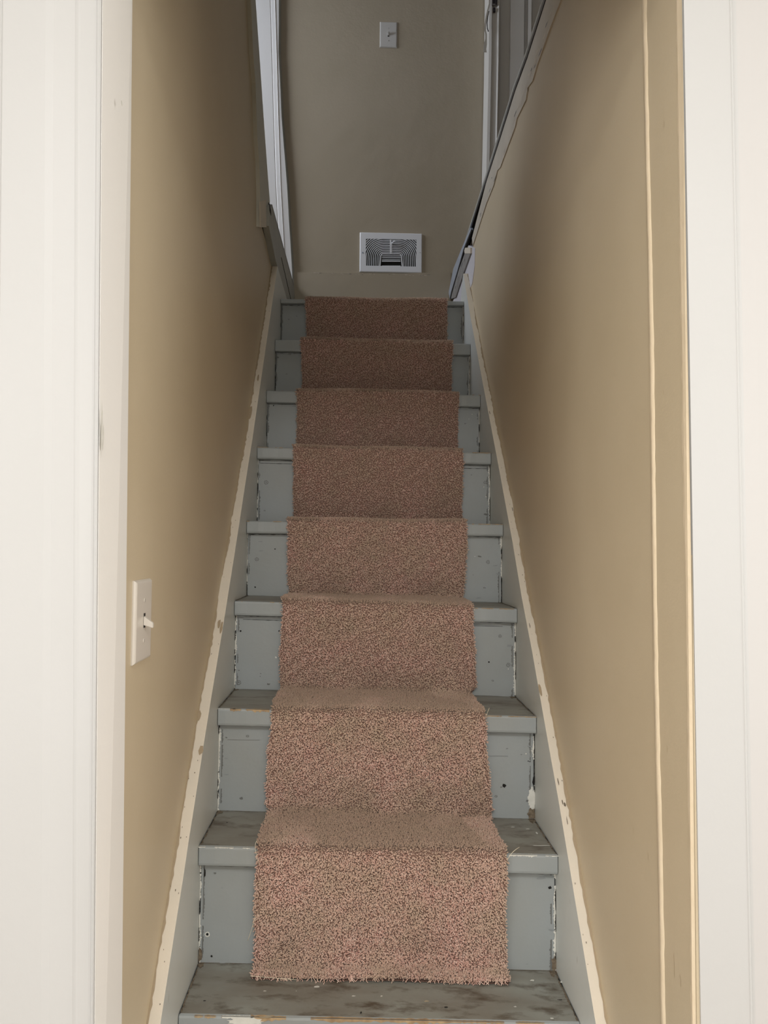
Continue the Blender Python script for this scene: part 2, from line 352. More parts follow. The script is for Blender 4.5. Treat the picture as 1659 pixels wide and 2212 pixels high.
# ------------------------------------------------------------------ upper floor edges along the stairwell
CR = [tuple(atX(x, y, XWR-.003)[1:]) for x, y in ((1179, 0), (1139, 125), (1113.5, 194), (1076, 313), (1051, 391), (1006, 531), (969, 638))]
CR = [(CR[0][0]-.45, 2.44)] + CR
def f(bm):      # beige fascia strip below the crack, ends where the old trim breaks off
    lo = [tuple(atX(x, y, XWR-.003)[1:]) for x, y in ((1211, 0), (1190, 55), (1175, 98), (1160, 140), (1150, 175), (1139, 190), (1136, 215), (1116, 256), (1112, 275), (1096, 318), (1080, 362), (1074, 368), (1066, 400), (1050, 440), (1034, 490), (1021, 531))]
    lo = [(lo[0][0]-.4, lo[0][1])] + lo
    up_ = [p for p in CR if p[0] < lo[-1][0]] + [(lo[-1][0]+.02, 2.39)]
    prism_x(bm, lo + up_[::-1], XWR, XWR-.003)
    rr = random.Random(8)
    for i in range(34):
        t = rr.random(); y = lerp(1.6, 2.7, t); z = 2.385 + rr.random()*.035 - .012*t
        blob(bm, (XWR-.003, y, z), Vector((0, .006+.012*rr.random(), 0)), Vector((0, .003, .002)), 7, rr.choice((1, 2, 2)), i, .5, nrm=Vector((-1, 0, 0)))
    for px, py in ((1139, 192), (1157, 134)):
        c = atX(px, py, XWR-.003); blob(bm, c, Vector((0, .001, .012)), Vector((0, .003, 0)), 6, 2, px, .3, nrm=Vector((-1, 0, 0)))
st('trim_10', 'chipped beige fascia along the upper floor edge on the right', [mat('beige_fascia', rgb(.58, .53, .45), .5, var=rgb(.50, .46, .39), vscale=12, bump=.3, bscale=120), KNOT, mat('cream_fleck', rgb(.66, .60, .50), .5)], f)
def f(bm):      # metal carpet edging just above the crack
    lo = [(y, z+.0035) for y, z in CR if y < 3.0]
    a = [bm.verts.new((XWR-.008, y, z)) for y, z in lo]; b = [bm.verts.new((XWR-.008, y, z+.010+.003*min(1, max(0, (y-1.9)/.8)))) for y, z in lo]
    c = [bm.verts.new((XWR+.05, y, z+.018)) for y, z in lo]; d = [bm.verts.new((XWR+.05, y, z)) for y, z in lo]
    for i in range(len(lo)-1):
        bm.faces.new((a[i], a[i+1], b[i+1], b[i])).material_index = 0 if lo[i][0] > 2.6 else 1
        bm.faces.new((b[i], b[i+1], c[i+1], c[i])).material_index = 0 if lo[i][0] > 2.3 else 1
        bm.faces.new((c[i], c[i+1], d[i+1], d[i])); bm.faces.new((d[i], d[i+1], a[i+1], a[i]))
    bm.faces.new((a[0], b[0], c[0], d[0])); bm.faces.new((a[-1], b[-1], c[-1], d[-1]))
st('trim_11', 'metal edging on the upper floor edge on the right', [METAL, SILL], f)
def f(bm):      # crack shadow drawn as a dark strip along fascia and edging
    C2 = [(y, z) for y, z in CR if y < 3.0]
    prism_x(bm, [(y, z-.0015) for y, z in C2] + [(y, z+.0045) for y, z in C2[::-1]], XWR-.0036, XWR+.02)
st('trim_12', 'dark gap packing under the upper floor edge on the right', DARK, f)
def pane(bm, pix, X0, X1, mi=0):      # outline on the plane X0, built back to X1
    prism_x(bm, [(min(float(q[1]), YB), float(q[2])) for q in (atX(a, b, X0) for a, b in pix)], X1, X0, mi)
XM = XR+.013
def f(bm):      # worn strip below the crack, beside the landing
    pane(bm, [(1003.5, 548), (990, 586), (976, 636), (973, 646), (984, 642), (1000, 592), (1015.6, 548)], XM, XWR)
    pane(bm, [(1002, 535), (1016, 535), (1015.8, 547.5), (1003.5, 547.5)], XM-.001, XWR, 2)
    for px, py, l in ((1003, 562, .02), (998, 572, .03), (990, 600, .02), (984, 620, .025)):
        c = atX(px, py, XM); blob(bm, c, Vector((0, l, .002)), Vector((0, 0, .004)), 9, 1, px, .5, nrm=Vector((-1, 0, 0)))
st('trim_13', 'worn grey wood strip above the landing on the right', [mat('worn_grey_wood', rgb(.30, .29, .28), .6, var=rgb(.20, .19, .18), vscale=25, bump=.5, bscale=100), KNOT, CREAM], f)
st('trim_14', 'pale lavender grey plaster patch beside the landing', mat('lavender_grey_plaster', rgb(.60, .59, .63), .6, bump2=.3, b2scale=12),
   lambda bm: pane(bm, [(1012, 530), (1026, 536), (1025, 575), (1020, 612), (1004, 652), (978, 652), (1000, 590)], XWR-.0015, XWR+.02))
st('trim_19', 'bluish metal edging rising from the landing on the right', METAL,
   lambda bm: pane(bm, [(1016, 492), (997, 537), (979, 581), (966, 640), (971.5, 645), (974, 632), (989, 581), (1001.5, 537), (1017.5, 496)], XM-.002, XWR))
st('trim_20', 'dark joint between metal edging and wood strip', DARK,
   lambda bm: pane(bm, [(1017.5, 496), (1001.5, 537), (989, 581), (974, 632), (971.5, 645), (973.5, 646), (976.5, 632), (991, 581), (1004, 537), (1019, 499)], XM-.001, XWR))
# left: fascia board below the doorway threshold
GL = [tuple(atX(x, y, XL)[1:]) for x, y in ((586, 441), (610, 530), (636.6, 626))]
def f(bm):
    z0, z1 = GL[0][1], GL[2][1]
    prism_x(bm, [(2.555, z0), (YB, z1), (YB, 2.26), (2.72, 2.255), (2.50, 2.29), (2.50, z0-.03)], XWL, XL-.001)
    for px, py in ((584, 455), (583, 450)):
        c = atX(px, py, XL-.001); blob(bm, c, Vector((0, .02, 0)), Vector((0, 0, .012)), 9, 1, px, .4, nrm=Vector((1, 0, 0)))
    prism_x(bm, [(2.90, 2.335), (YB, 2.30), (YB, 2.304), (2.90, 2.338)], XL-.002, XL+.0004, 1)
st('trim_15', 'grey board edge under the threshold of the left doorway', [SILL, DARK], f)
def f(bm):
    z0, z1 = GL[0][1], GL[2][1]
    prism_x(bm, [(2.555, z0+.001), (YB, z1+.001), (YB, z1+.008), (2.555, z0+.008)], XWL-.10, XL-.008)
    prism_x(bm, [(2.60, z0+.009), (YB, z1+.009), (YB, z1+.020), (2.60, z0+.022)], XWL-.10, XL-.003, 1)
st('trim_16', 'dark gap and metal strip on the threshold of the left doorway', [DARK, mat('threshold_strip', rgb(.22, .225, .23), .4, metallic=.3)], f)
# casing board at the near side of the left doorway
def f(bm):
    a = [tuple(atX(x, y, XWL+.012)[1:]) for x, y in ((541, -30), (547, 119), (552, 179), (556, 300), (560, 352), (562, 417), (562, 490))]
    b = [tuple(atX(x, y, XWL+.012)[1:]) for x, y in ((575, 491), (583, 436), (577, 358), (569.5, 253), (560.5, 119), (550, -30))]
    prism_x(bm, a+b, XWL, XWL+.012)
    A, B = a[0], b[-1]
    prism_x(bm, [(A[0], A[1]), (B[0], B[1]), (B[0], UC), (A[0], UC)], XWL, XWL+.012)
    c = [tuple(atX(x, y, XWL+.0122)[1:]) for x, y in ((561, 436), (574, 432), (575.5, 491), (562, 491))]
    prism_x(bm, c, XWL+.011, XWL+.0132, 1)
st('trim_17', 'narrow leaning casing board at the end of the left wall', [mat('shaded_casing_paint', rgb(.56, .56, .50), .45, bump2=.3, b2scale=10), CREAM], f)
# far casing of the left doorway, bowed board against the back wall
def f(bm):
    R = [(604, -60), (604, 0), (604, 60), (603.5, 113), (607, 179), (610, 253), (616, 328), (622, 403), (626, 477), (629, 522), (632.5, 581), (635, 640)]
    y = YB-.028
    pr = [atY(a, b, y) for a, b in R]
    pts = [(p[0], p[2]) for p in pr]
    pts = [(pts[0][0], UC)] + pts
    for i in range(len(pts)-1):
        (xa, za), (xb, zb) = pts[i], pts[i+1]
        xl = -.66
        def bead(z): # inner bead line
            return np.interp(z, [2.3, 2.6, 2.9, 3.25, 3.5, 4.0, UC], [-.327, -.352, -.372, -.388, -.398, -.42, -.42])
        rowa = [(xl, y), (bead(za)-.022, y), (bead(za)-.020, y+.002), (bead(za)-.016, y), (bead(za), y-.001), (bead(za)+.0015, y-.003), (bead(za)+.003, y), (xa-.004, y+.001), (xa, y+.006), (xa+.004, YB)]
        rowb = [(xl, y), (bead(zb)-.022, y), (bead(zb)-.020, y+.002), (bead(zb)-.016, y), (bead(zb), y-.001), (bead(zb)+.0015, y-.003), (bead(zb)+.003, y), (xb-.004, y+.001), (xb, y+.006), (xb+.004, YB)]
        va = [bm.verts.new((p, q, za)) for p, q in rowa]; vb = [bm.verts.new((p, q, zb)) for p, q in rowb]
        for j in range(len(va)-1):
            ff = bm.faces.new((va[j], va[j+1], vb[j+1], vb[j])); ff.material_index = 1 if j >= 7 else 0  # right edge coloured grey for its shade
st('trim_18', 'white bowed casing board of the left doorway against the back wall', [CASE2, SILL], f)

# ------------------------------------------------------------------ staircase
stair = empty('wooden_staircase', (.05, 1.1, 0))
setp(stair, 'steep painted grey wooden stairs with chipped edges between tan walls', 'stairs')
def loft(bm, prof, k, x0, x1, n, topmi, jitter=0):
    rr = random.Random(k*17+3); rows = []
    for i in range(n+1):
        x = lerp(x0, x1, i/n); j = (rr.random()-.5)*jitter
        rows.append([bm.verts.new((x, y + (j if q in (3, 4, 5) else 0), zk(k, x)+dz)) for q, (y, dz) in enumerate(prof)])
    m = len(prof)
    for i in range(n):
        for q in range(m):
            a = rows[i]; b = rows[i+1]; qq = (q+1) % m
            fc = bm.faces.new((a[q], a[qq], b[qq], b[q])); fc.material_index = 1 if q == topmi else 0
    bm.faces.new(rows[0]); bm.faces.new(rows[-1][::-1])
def carpet_x(k): pass
for k in range(NS):
    Yn = YN[k]; back = YB if k == 0 else YRI[k-1]+.012
    t = TH[k]
    bm = bmesh.new()
    prof = [(back, -t), (Yn+.004, -t), (Yn+.001, -t+.002), (Yn, -t+.006), (Yn+.0002, -.005), (Yn+.0015, -.0015), (Yn+.006, 0), (back, 0)]
    loft(bm, prof, k, XL+.0015, XR-.0015, 46, 6, .0008)
    # worn edge: bare wood and old white paint along the nosing
    up_ = Vector((0, 0, 1)); fr = Vector((0, -1, 0))
    def edge_strip(px0, px1, w, mi, seed, gap, n=60, drop=.0):
        x0 = float(atY(px0, 1000, Yn)[0]); x1 = float(atY(px1, 1000, Yn)[0]); wf = nz(seed, w, w*.7, gap, 11)
        p0 = (x0, Yn-.0006, zk(k, x0)-.0005-drop); p1 = (x1, Yn-.0006, zk(k, x1)-.0005-drop)
        ragged(bm, p0, p1, Vector((0, 0, -1)), wf, n, mi)
        q0 = (x0, Yn-.0004, zk(k, x0)+.0006); q1 = (x1, Yn-.0004, zk(k, x1)+.0006)
        ragged(bm, q0, q1, Vector((0, 1, 0)), lambda t: wf(t)*.8, n, mi)
    if k == 8:
        edge_strip(560, 1000, .0045, 3, 2, .10); edge_strip(440, 500, .003, 3, 21, .3); edge_strip(1000, 1180, .002, 3, 5, .4)
        blob(bm, tuple(atY(530, 2206, Yn-.0005)), Vector((.030, 0, 0)), Vector((0, 0, .0065)), 40, 2, 31, .16, nrm=Vector((0, -1, 0))); edge_strip(500, 566, .003, 2, 33, .1)
    if k == 6:
        edge_strip(506, 590, .0045, 3, 12, .12); edge_strip(1045, 1158, .0013, 3, 14, .3); edge_strip(475, 520, .001, 2, 16, .2)
    if k == 7:
        edge_strip(440, 555, .002, 2, 18, .35); edge_strip(1100, 1205, .0026, 2, 19, .25)
    if k in (5, 4, 2, 3):
        edge_strip(520, 610, .0012, 3, 40+k, .4); edge_strip(1020, 1110, .0014, 3, 50+k, .4)
    if k == 8:
        for px, py, a, b, mi in ((485, 2084, .010, .008, 4), (684, 2132, .0055, .003, 2), (572, 2141, .003, .0015, 2), (1150, 2118, .0045, .0035, 2), (1216, 2121, .006, .004, 2), (1113, 2175, .003, .002, 2), (764, 2152, .003, .002, 2), (824, 2152, .002, .0025, 2), (963, 2176, .003, .002, 5), (780, 2188, .0015, .003, 5), (921, 2163, .004, .003, 4), (1192, 2200, .003, .002, 2), (1210, 2160, .005, .0012, 5), (442, 2162, .003, .0012, 5), (575, 2197, .012, .003, 4), (640, 2141, .001, .001, 2), (735, 2090, .002, .001, 5)):
            c = atZ(px, py, zk(8, (px-773)/1250)); blob(bm, c, Vector((a, 0, 0)), Vector((0, b, 0)), 10, mi, px, .3)
    if k == 7:
        for px, py, a, b, mi in ((1108, 1787, .004, .002, 2), (1140, 1791, .004, .002, 2), (548, 1758, .002, .001, 5), (490, 1777, .002, .002, 5), (1172, 1827, .016, .002, 2), (1160, 1800, .002, .006, 2)):
            c = atZ(px, py, zk(7, (px-773)/1100)); blob(bm, c, Vector((a, 0, 0)), Vector((0, b, 0)), 10, mi, px, .3)
    # dirt collected in the two back corners
    if 3 < k < 9:
        yb = YRI[k-1]
        for x, sg, sz in ((XL+.002, 1, (.006, .012)), (XR-.002, -1, (.010, .016))):
            if k < 6: sz = (sz[0]*.6, sz[1]*.5)
            blob(bm, (x+sg*sz[0]*.7, yb-.008, zk(k, x)), Vector((sz[0], 0, 0)), Vector((-sg*sz[0]*.3, sz[1], 0)), 14, 6, k*3+sg, .4)
            ragged(bm, (x, yb, zk(k, x)+.0008), (x, Yn+.006, zk(k, x)+.0008), Vector((sg, 0, 0)), nz(k*7+sg, .0030, .0022, .12, 16), 60, 6)
            ragged(bm, (x, yb, zk(k, x)+.0011), (x, Yn+.002, zk(k, x)+.0011), Vector((sg, 0, 0)), nz(k*9+sg, .0022, .0004, .45, 16), 60, 5)
        ragged(bm, (XL, yb-.0005, zk(k, XL)+.0008), (XR, yb-.0005, zk(k, XR)+.0008), Vector((0, -1, 0)), nz(k+200, .0012, .0010, .1, 30), 150, 6)
    obj('tread', bm, [GREY, TOPB if k == 8 else TOPP, CHIPW, WOODC, SPOT, DARK, DIRT], stair)
RM = {0: [(624, 690, .003, 'o'), (641, 683, .002, 'o')], 1: [(626, 765, .005, 'o'), (600, 772, .004, 'd'), (619, 808, .003, 'o'), (1000, 770, .004, 'o')],
      2: [(591, 876, .0022, 'D'), (1005, 915, .003, 'o'), (1020, 895, .0012, 'w'), (1031, 902, .001, 'w'), (1013, 905, .0015, 'w')],
      3: [(575, 1042, .006, 'O'), (1048, 1042, .0048, 'O'), (1018, 1026, .002, 'o'), (1045, 1052, .0015, 'w'), (1050, 1073, .0018, 'w'), (1050, 1111, .005, 'd'), (572, 1103, .003, 'o')],
      4: [(555, 1208, .005, 'O'), (594, 1186, .0022, 'D'), (564, 1170, .005, 's'), (563, 1190, .005, 's'), (551, 1268, .0022, 'D'), (1036, 1202, .004, 'd'), (1054, 1214, .005, 'O'), (1070, 1222, .005, 's'), (1078, 1240, .006, 's'), (1022, 1242, .0012, 'd'), (1046, 1270, .003, 'o'), (1034, 1292, .005, 's'), (1026, 1202, .0012, 'w')],
      5: [(520, 1363, .0023, 'D'), (603, 1363, .002, 'D'), (563, 1455, .0018, 'd'), (562, 1461, .0015, 'd'), (580, 1478, .004, 'd'), (516, 1474, .006, 'O'), (596, 1420, .002, 'w'), (516, 1448, .002, 'd'), (1080, 1374, .004, 'O'), (1056, 1430, .0022, 'D'), (1098, 1436, .005, 'O'), (1064, 1470, .003, 'o'), (1098, 1445, .0015, 'w'), (1100, 1395, .006, 's')],
      6: [(1089, 1697, .0042, 'D'), (1083, 1700, .0025, 'd'), (1141, 1644, .0013, 'D'), (1144, 1645, .0013, 'D'), (1071, 1720, .003, 'o'), (521, 1724, .0045, 'd'), (489, 1593, .002, 'd'), (535, 1590, .003, 'o'), (489, 1638, .003, 's'), (489, 1673, .004, 's'), (1095, 1617, .002, 'o'), (1126, 1630, .002, 'o'), (1150, 1633, .006, 's'), (1146, 1612, .005, 's'), (1140, 1730, .004, 'd'), (1145, 1733, .006, 's'), (1136, 1628, .0015, 'w'), (1153, 1604, .002, 'w')],
      7: [(464, 1886, .0028, 'd'), (448, 2018, .0050, 'R'), (1188, 1917, .0032, 'D'), (1190, 2009, .005, 's'), (1184, 1893, .010, 's'), (1165, 1897, .008, 's'), (457, 2065, .0022, 'D'), (479, 1918, .002, 's'), (1138, 2082, .002, 's')], 8: [], 9: []}
for k in range(NS):
    Yr = YRI[k]; t = TH[k]; bm = bmesh.new()
    zlo = (lambda x: zk(k+1, x)) if k+1 < NS else (lambda x: 0.)
    rows = []
    for x in np.linspace(XL+.003, XR-.003, 40):
        rows.append([bm.verts.new(p) for p in ((x, Yr, zlo(x)), (x, Yr, zk(k, x)-t+.0005), (x, Yr+.018, zk(k, x)-t+.0005), (x, Yr+.018, zlo(x)))])
    for a, b in zip(rows, rows[1:]):
        for q in range(4): bm.faces.new((a[q], a[(q+1) % 4], b[(q+1) % 4], b[q]))
    bm.faces.new(rows[0]); bm.faces.new(rows[-1][::-1])
    yf = Yr-.0006
    # paint-filled joint under the nosing
    for sg, xa in ((1, XL), (-1, XR)):
        pass
    jz = .0045
    for n_, (off, mi, amp) in enumerate(((.0010, 2, .0016), (.0060, 3, .0016))):
        ragged(bm, (XL+.004, yf, zk(k, XL)-t-off), (XR-.004, yf, zk(k, XR)-t-off), Vector((0, 0, -1)), nz(k*5+n_, amp, .0009 if n_ == 0 else .0002, .2 if n_ == 0 else .5, 14), 120, mi)
    if k in (3, 5): ragged(bm, (XL+.006, yf, zk(k, XL)-t-.010), (XR-.006, yf, zk(k, XR)-t-.010), Vector((0, 0, -1)), nz(k*5+77, .0012, .0009, .2, 8), 100, 2)
    if k == 6:
        ragged(bm, (XR-.14, yf, zk(k, XR)-t-.052), (XR-.06, yf, zk(k, XR)-t-.053), Vector((0, 0, -1)), lambda t: .0008, 20, 3)
        ragged(bm, (XL+.02, yf, zk(k, XL)-t-.034), (XL+.09, yf, zk(k, XL)-t-.035), Vector((0, 0, -1)), lambda t: .0008, 20, 3)
    # caulk and chipped old paint at both ends
    zt, zb = zk(k, XL)-t, zlo(XL)
    heavyL = {2: .25, 3: .45, 4: .5, 5: 1.0, 6: 1.0, 7: 1.0, 8: 1}.get(k, .15); heavyR = {0: .5, 1: .6, 2: .5, 3: .8, 4: .9, 5: 1., 6: 1.3, 7: 1.1, 8: 1}.get(k, .3)
    ragged(bm, (XL+.0005, yf-.0003, zb), (XL+.0005, yf-.0003, zt), Vector((1, 0, 0)), nz(k+300, .0050*heavyL, .0022*heavyL, .22, 9), 200, 1)
    ragged(bm, (XL+.0035+.003*heavyL, yf, zb+.01), (XL+.0035+.004*heavyL, yf, zt), Vector((1, 0, 0)), nz(k+310, .003, .0022, .25, 8), 90, 3)
    ragged(bm, (XL+.0005, yf-.0006, zb), (XL+.0005, yf-.0006, zt), Vector((1, 0, 0)), nz(k+320, .0024, .0003, .6, 12), 160, 2)
    zt, zb = zk(k, XR)-t, zlo(XR)
    ragged(bm, (XR-.0005, yf-.0003, zb), (XR-.0005, yf-.0003, zt), Vector((-1, 0, 0)), nz(k+400, .0052*heavyR, .0024*heavyR, .2, 9), 200, 1)
    ragged(bm, (XR-.0040-.004*heavyR, yf, zb), (XR-.0040-.004*heavyR, yf, zt-.004), Vector((-1, 0, 0)), nz(k+410, .004, .0020, .3, 8), 90, 3)
    ragged(bm, (XR-.0005, yf-.0006, zb), (XR-.0005, yf-.0006, zt), Vector((-1, 0, 0)), nz(k+420, .0024, .0004, .55, 12), 160, 2)
    if k == 6:  # lump of white filler low on the right
        z6 = zlo(XR); blob(bm, (XR-.008, yf-.0004, z6+.045), Vector((.0075, 0, 0)), Vector((0, 0, .024)), 40, 1, 5, .22, nrm=Vector((0, -1, 0)))
        blob(bm, (XR-.003, yf-.0008, z6+.085), Vector((.003, 0, 0)), Vector((0, 0, .010)), 9, 2, 6, .4, nrm=Vector((0, -1, 0)))
        blob(bm, (XR-.008, yf-.0010, z6+.012), Vector((.010, 0, 0)), Vector((0, 0, .014)), 14, 4, 7, .35, nrm=Vector((0, -1, 0)))
    if k == 7:
        z7 = zlo(XR); blob(bm, (XR-.004, yf-.0010, z7+.014), Vector((.005, 0, 0)), Vector((0, 0, .016)), 14, 4, 8, .35, nrm=Vector((0, -1, 0)))
        blob(bm, (XL+.010, yf-.0008, zk(7, XL)-t-.020), Vector((.0018, 0, 0)), Vector((0, 0, .009)), 9, 2, 9, .3, nrm=Vector((0, -1, 0)))
        blob(bm, (XL+.004, yf-.0008, zlo(XL)+.016), Vector((.004, 0, 0)), Vector((0, 0, .014)), 9, 4, 9, .3, nrm=Vector((0, -1, 0)))
    for px, py, r, ty in RM[k]:
        c = atY(px, py, Yr); sd = px+py; nn = Vector((0, -1, 0)); ax = Vector((r, 0, 0)); az = Vector((0, 0, r))
        if ty == 'O': blob(bm, c, ax, az, 14, 3, sd, .15, .72, nn, .0007); blob(bm, c, Vector((r*.3, 0, 0)), az*.3, 8, 3, sd+1, .3, 0, nn, .0007)
        elif ty == 'o': blob(bm, c, ax, az*.7, 10, 3, sd, .35, .5, nn, .0007)
        elif ty == 'R': blob(bm, c, ax, az, 14, 1, sd, .1, .6, nn, .0007); blob(bm, c, ax*.5, az*.5, 10, 2, sd+1, .2, 0, nn, .0008)
        elif ty == 'D': blob(bm, c, ax, az*.9, 9, 2, sd, .3, 0, nn, .0008)
        elif ty == 'd': blob(bm, c, ax*1.1, az*.6, 9, 3, sd, .4, 0, nn, .0008)
        elif ty == 's': blob(bm, c, ax*1.3, az*.35, 9, 5, sd, .5, 0, nn, .0007)
        elif ty == 'w': blob(bm, c, ax, az, 7, 1, sd, .4, 0, nn, .0008)
    obj('riser', bm, [GREY, CHIPW, DARK, KNOT, DIRT, SCUFF], stair)

# skirt boards
def skirt(e, xf, xb, side, sgn):
    bm = bmesh.new()
    end = e[-1]; top = list(e)
    if sgn < 0: tail = [(YB, end[1]), (YB, 2.0), (2.9, 2.0)]
    else: tail = [(end[0]+.03, end[1]-.02), (end[0]+.075, ZR[0]+.02), (YB, ZR[0]+.0), (YB, 2.0), (2.9, 2.0)]
    low = [(y, max(-.0, z-.42)) for y, z in e[::-1] if y < 2.85]
    pts = top+tail+low
    a = [bm.verts.new((xf, y, z)) for y, z in pts]; b = [bm.verts.new((xb, y, z)) for y, z in pts]
    bm.faces.new(a); bm.faces.new(b[::-1]); n = len(pts)
    for i in range(n):
        fc = bm.faces.new((a[i], a[(i+1) % n], b[(i+1) % n], b[i])); fc.material_index = 1 if i < len(e)-1 else 0
    E_y = [p[0] for p in e]; E_z = [p[1] for p in e]
    def on_top(y, frac): return Vector((lerp(xf, xb, frac), y, float(np.interp(y, E_y, E_z))))
    def tang(y): d = Vector((0, .02, float(np.interp(y+.01, E_y, E_z)-np.interp(y-.01, E_y, E_z)))); return d.normalized()
    # ragged tan paint line against the wall
    rr = random.Random(31 if sgn < 0 else 47); w1 = nz(71+sgn, .004, .0028, .1, 40)
    prev = None
    ys = np.linspace(E_y[0], E_y[-1], 260)
    for i, y in enumerate(ys):
        w = w1(i/(len(ys)-1)); p = on_top(y, 1); nrm = Vector((0, -tang(y).z, tang(y).y)); p += nrm*.0006
        cur = (bm.verts.new(p), bm.verts.new(p+Vector((-w*sgn*-1 if False else (xf-xb)/abs(xf-xb)*w, 0, 0))))
        if prev: bm.faces.new((prev[0], prev[1], cur[1], cur[0])).material_index = 2
        prev = cur
    for y, fr, L_, wv, mi in side:
        t_ = tang(y); nrm = Vector((0, -t_.z, t_.y))
        blob(bm, on_top(y, fr), t_*L_, Vector((wv, 0, 0)), 11, mi, int(y*1000), .22, nrm=nrm, th=.0008)
    for i in range(34):
        y = rr.uniform(1.25, 2.6); t_ = tang(y)
        blob(bm, on_top(y, rr.uniform(.15, .9)), t_*rr.uniform(.0008, .0022), Vector((rr.uniform(.0004, .0009), 0, 0)), 6, 3, i, .3, nrm=Vector((0, -t_.z, t_.y)), th=.0008)
    for i in range(22):   # white drips on the face
        y = rr.uniform(1.3, 2.7); z = float(np.interp(y, E_y, E_z))-rr.uniform(.02, .10)
        blob(bm, (xf, y, z), Vector((0, .0012, 0)), Vector((0, 0, rr.uniform(.002, .009))), 6, 4, i, .3, nrm=Vector((-sgn, 0, 0)), th=.0005)
    return obj('skirt_board', bm, [SKIRT, CREAM, TANC, mat('brown_nick', rgb(.16, .13, .10), .8), CHIPW], stair)
chipsL = []
for px, py, L_, wv in ((472, 1347, .013, .0035), (470, 1403, .016, .0028), (439, 1503, .011, .004), (425, 1679, .010, .0045), (556, 858, .016, .003), (545, 910, .03, .006)):
    p = atX(px, py, XL-.011); chipsL.append((float(p[1]), .85 if px in (439, 545) else (.15 if px in (470, 425) else .45), L_, wv, 2))
skirt(LIN, XL, XWL, chipsL, -1)
chipsR = []
for px, py, L_, wv, mi, fr in ((1174, 1526, .016, .003, 2, .15), (1218, 1762, .005, .0012, 3, .35), (1219, 1770, .004, .0022, 3, .55), (1225, 1795, .008, .0007, 3, .5), (1148, 1402, .007, .0008, 3, .3), (1102, 1082, .008, .0009, 3, .8), (1062, 915, .008, .001, 3, .2), (1210, 1715, .008, .001, 3, .3)):
    p = atX(px, py, XR+.01); chipsR.append((float(p[1]), fr, L_, wv, mi))
skirt(RIN, XR, XWR, chipsR, 1)

# ------------------------------------------------------------------ carpet runner
runner = empty('carpet_runner', (.04, 1.42, ZL[8]))
setp(runner, 'rose brown cut-pile carpet runner laid down the grey stairs', 'carpet')
D = .006
def mid(k): return .5*(ZL[k]+ZR[k])
endp = atZ(818, 2112, mid(8)+.008)
P = [(float(endp[1]), mid(8)+D)]; rad = [0]; own = [8]
for k in range(7, -1, -1):
    P.append((YRI[k]-D, mid(k+1)+D)); rad.append(.030 if k > 4 else .022); own.append(k+1)
    P.append((YN[k]-D, mid(k)+D)); rad.append(.017); own.append(k)
P.append((YB-.012, mid(0)+D)); rad.append(0); own.append(0)
path = []     # (y, z, tilt)
tilt = [ZR[k]-ZL[k] for k in range(NS)]
for i, p in enumerate(P):
    p = np.array(p)
    if rad[i] == 0: path.append((p[0], p[1], tilt[own[i]])); continue
    a = np.array(P[i-1]); b = np.array(P[i+1]); da = (a-p)/np.linalg.norm(a-p); db = (b-p)/np.linalg.norm(b-p)
    r = min(rad[i], .45*np.linalg.norm(a-p), .45*np.linalg.norm(b-p))
    for t in np.linspace(0, 1, 9):
        q = (1-t)**2*(p+da*r) + 2*t*(1-t)*p + t*t*(p+db*r); path.append((q[0], q[1], tilt[own[i]]))
path = np.array(path)
seg = np.hypot(np.diff(path[:, 0]), np.diff(path[:, 1])); sl = np.concatenate([[0], np.cumsum(seg)]); LEN = sl[-1]
def at_s(s):
    y = np.interp(s, sl, path[:, 0]); z = np.interp(s, sl, path[:, 1]); t = np.interp(s, sl, path[:, 2]); return y, z, t
# carpet side edges: photo pixels read at known depth -> x as a function of z
EP = [(2.0, None)]
edges = []
for (l, r, py, k, kind) in ((542, 1096, 2110, 8, 'e'), (549, 1094, 2050, 7, 'r'), (554, 1095, 1835, 7, 'n'), (572, 1062, 1760, 6, 'r'), (587, 1048, 1530, 6, 'n'), (604, 1028, 1485, 5, 'r'),
                           (609, 1023, 1300, 5, 'n'), (623, 1004, 1280, 4, 'r'), (620, 1010, 1122, 4, 'n'), (635, 1000, 1108, 3, 'r'), (632, 1000, 968, 3, 'n'), (642, 990, 960, 2, 'r'),
                           (640, 991, 840, 2, 'n'), (653, 976, 832, 1, 'r'), (650, 978, 733, 1, 'n'), (662, 965, 728, 0, 'r'), (660, 968, 642, 0, 'n')):
    Y = {'e': P[0][0], 'r': YRI[k]-.016, 'n': YN[k]-.016}[kind]
    z = P[0][1] if kind == 'e' else (mid(k)+.01 if kind == 'n' else mid(k+1)+.02)
    edges.append((z + (0 if kind != 'e' else -.01), atY(l, py, Y)[0], atY(r, py, Y)[0]))
edges.sort(); ez = np.array([e[0] for e in edges]); el = np.array([e[1] for e in edges]); er = np.array([e[2] for e in edges])
def xe(z): return np.interp(z, ez, el), np.interp(z, ez, er)
def surf(s, u):
    """point, tangent, normal on carpet backing; s along, u 0..1 across (numpy arrays)"""
    y, z, t = at_s(s); e = .004
    y2, z2, _ = at_s(np.minimum(s+e, LEN)); y1, z1, _ = at_s(np.maximum(s-e, 0))
    ty, tz = y2-y1, z2-z1; n = np.hypot(ty, tz)+1e-9; ty /= n; tz /= n
    l, r = xe(z); l = l + .0015*np.sin(s*31)+.001*np.sin(s*83); r = r + .0015*np.sin(s*27+1)+.001*np.sin(s*71)
    x = l + (r-l)*u
    zz = z + t*(x-.5*(XL+XR))/(XR-XL)
    hug = .0012*np.sin(s*19+x*11) + .001*np.sin(x*23-s*7)
    ny, nz_ = -tz, ty
    return x, y+ny*hug, zz+nz_*hug, ty, tz, ny, nz_
NSs, NU = 900, 26
ss = np.linspace(0, LEN, NSs); uu = np.linspace(0, 1, NU)
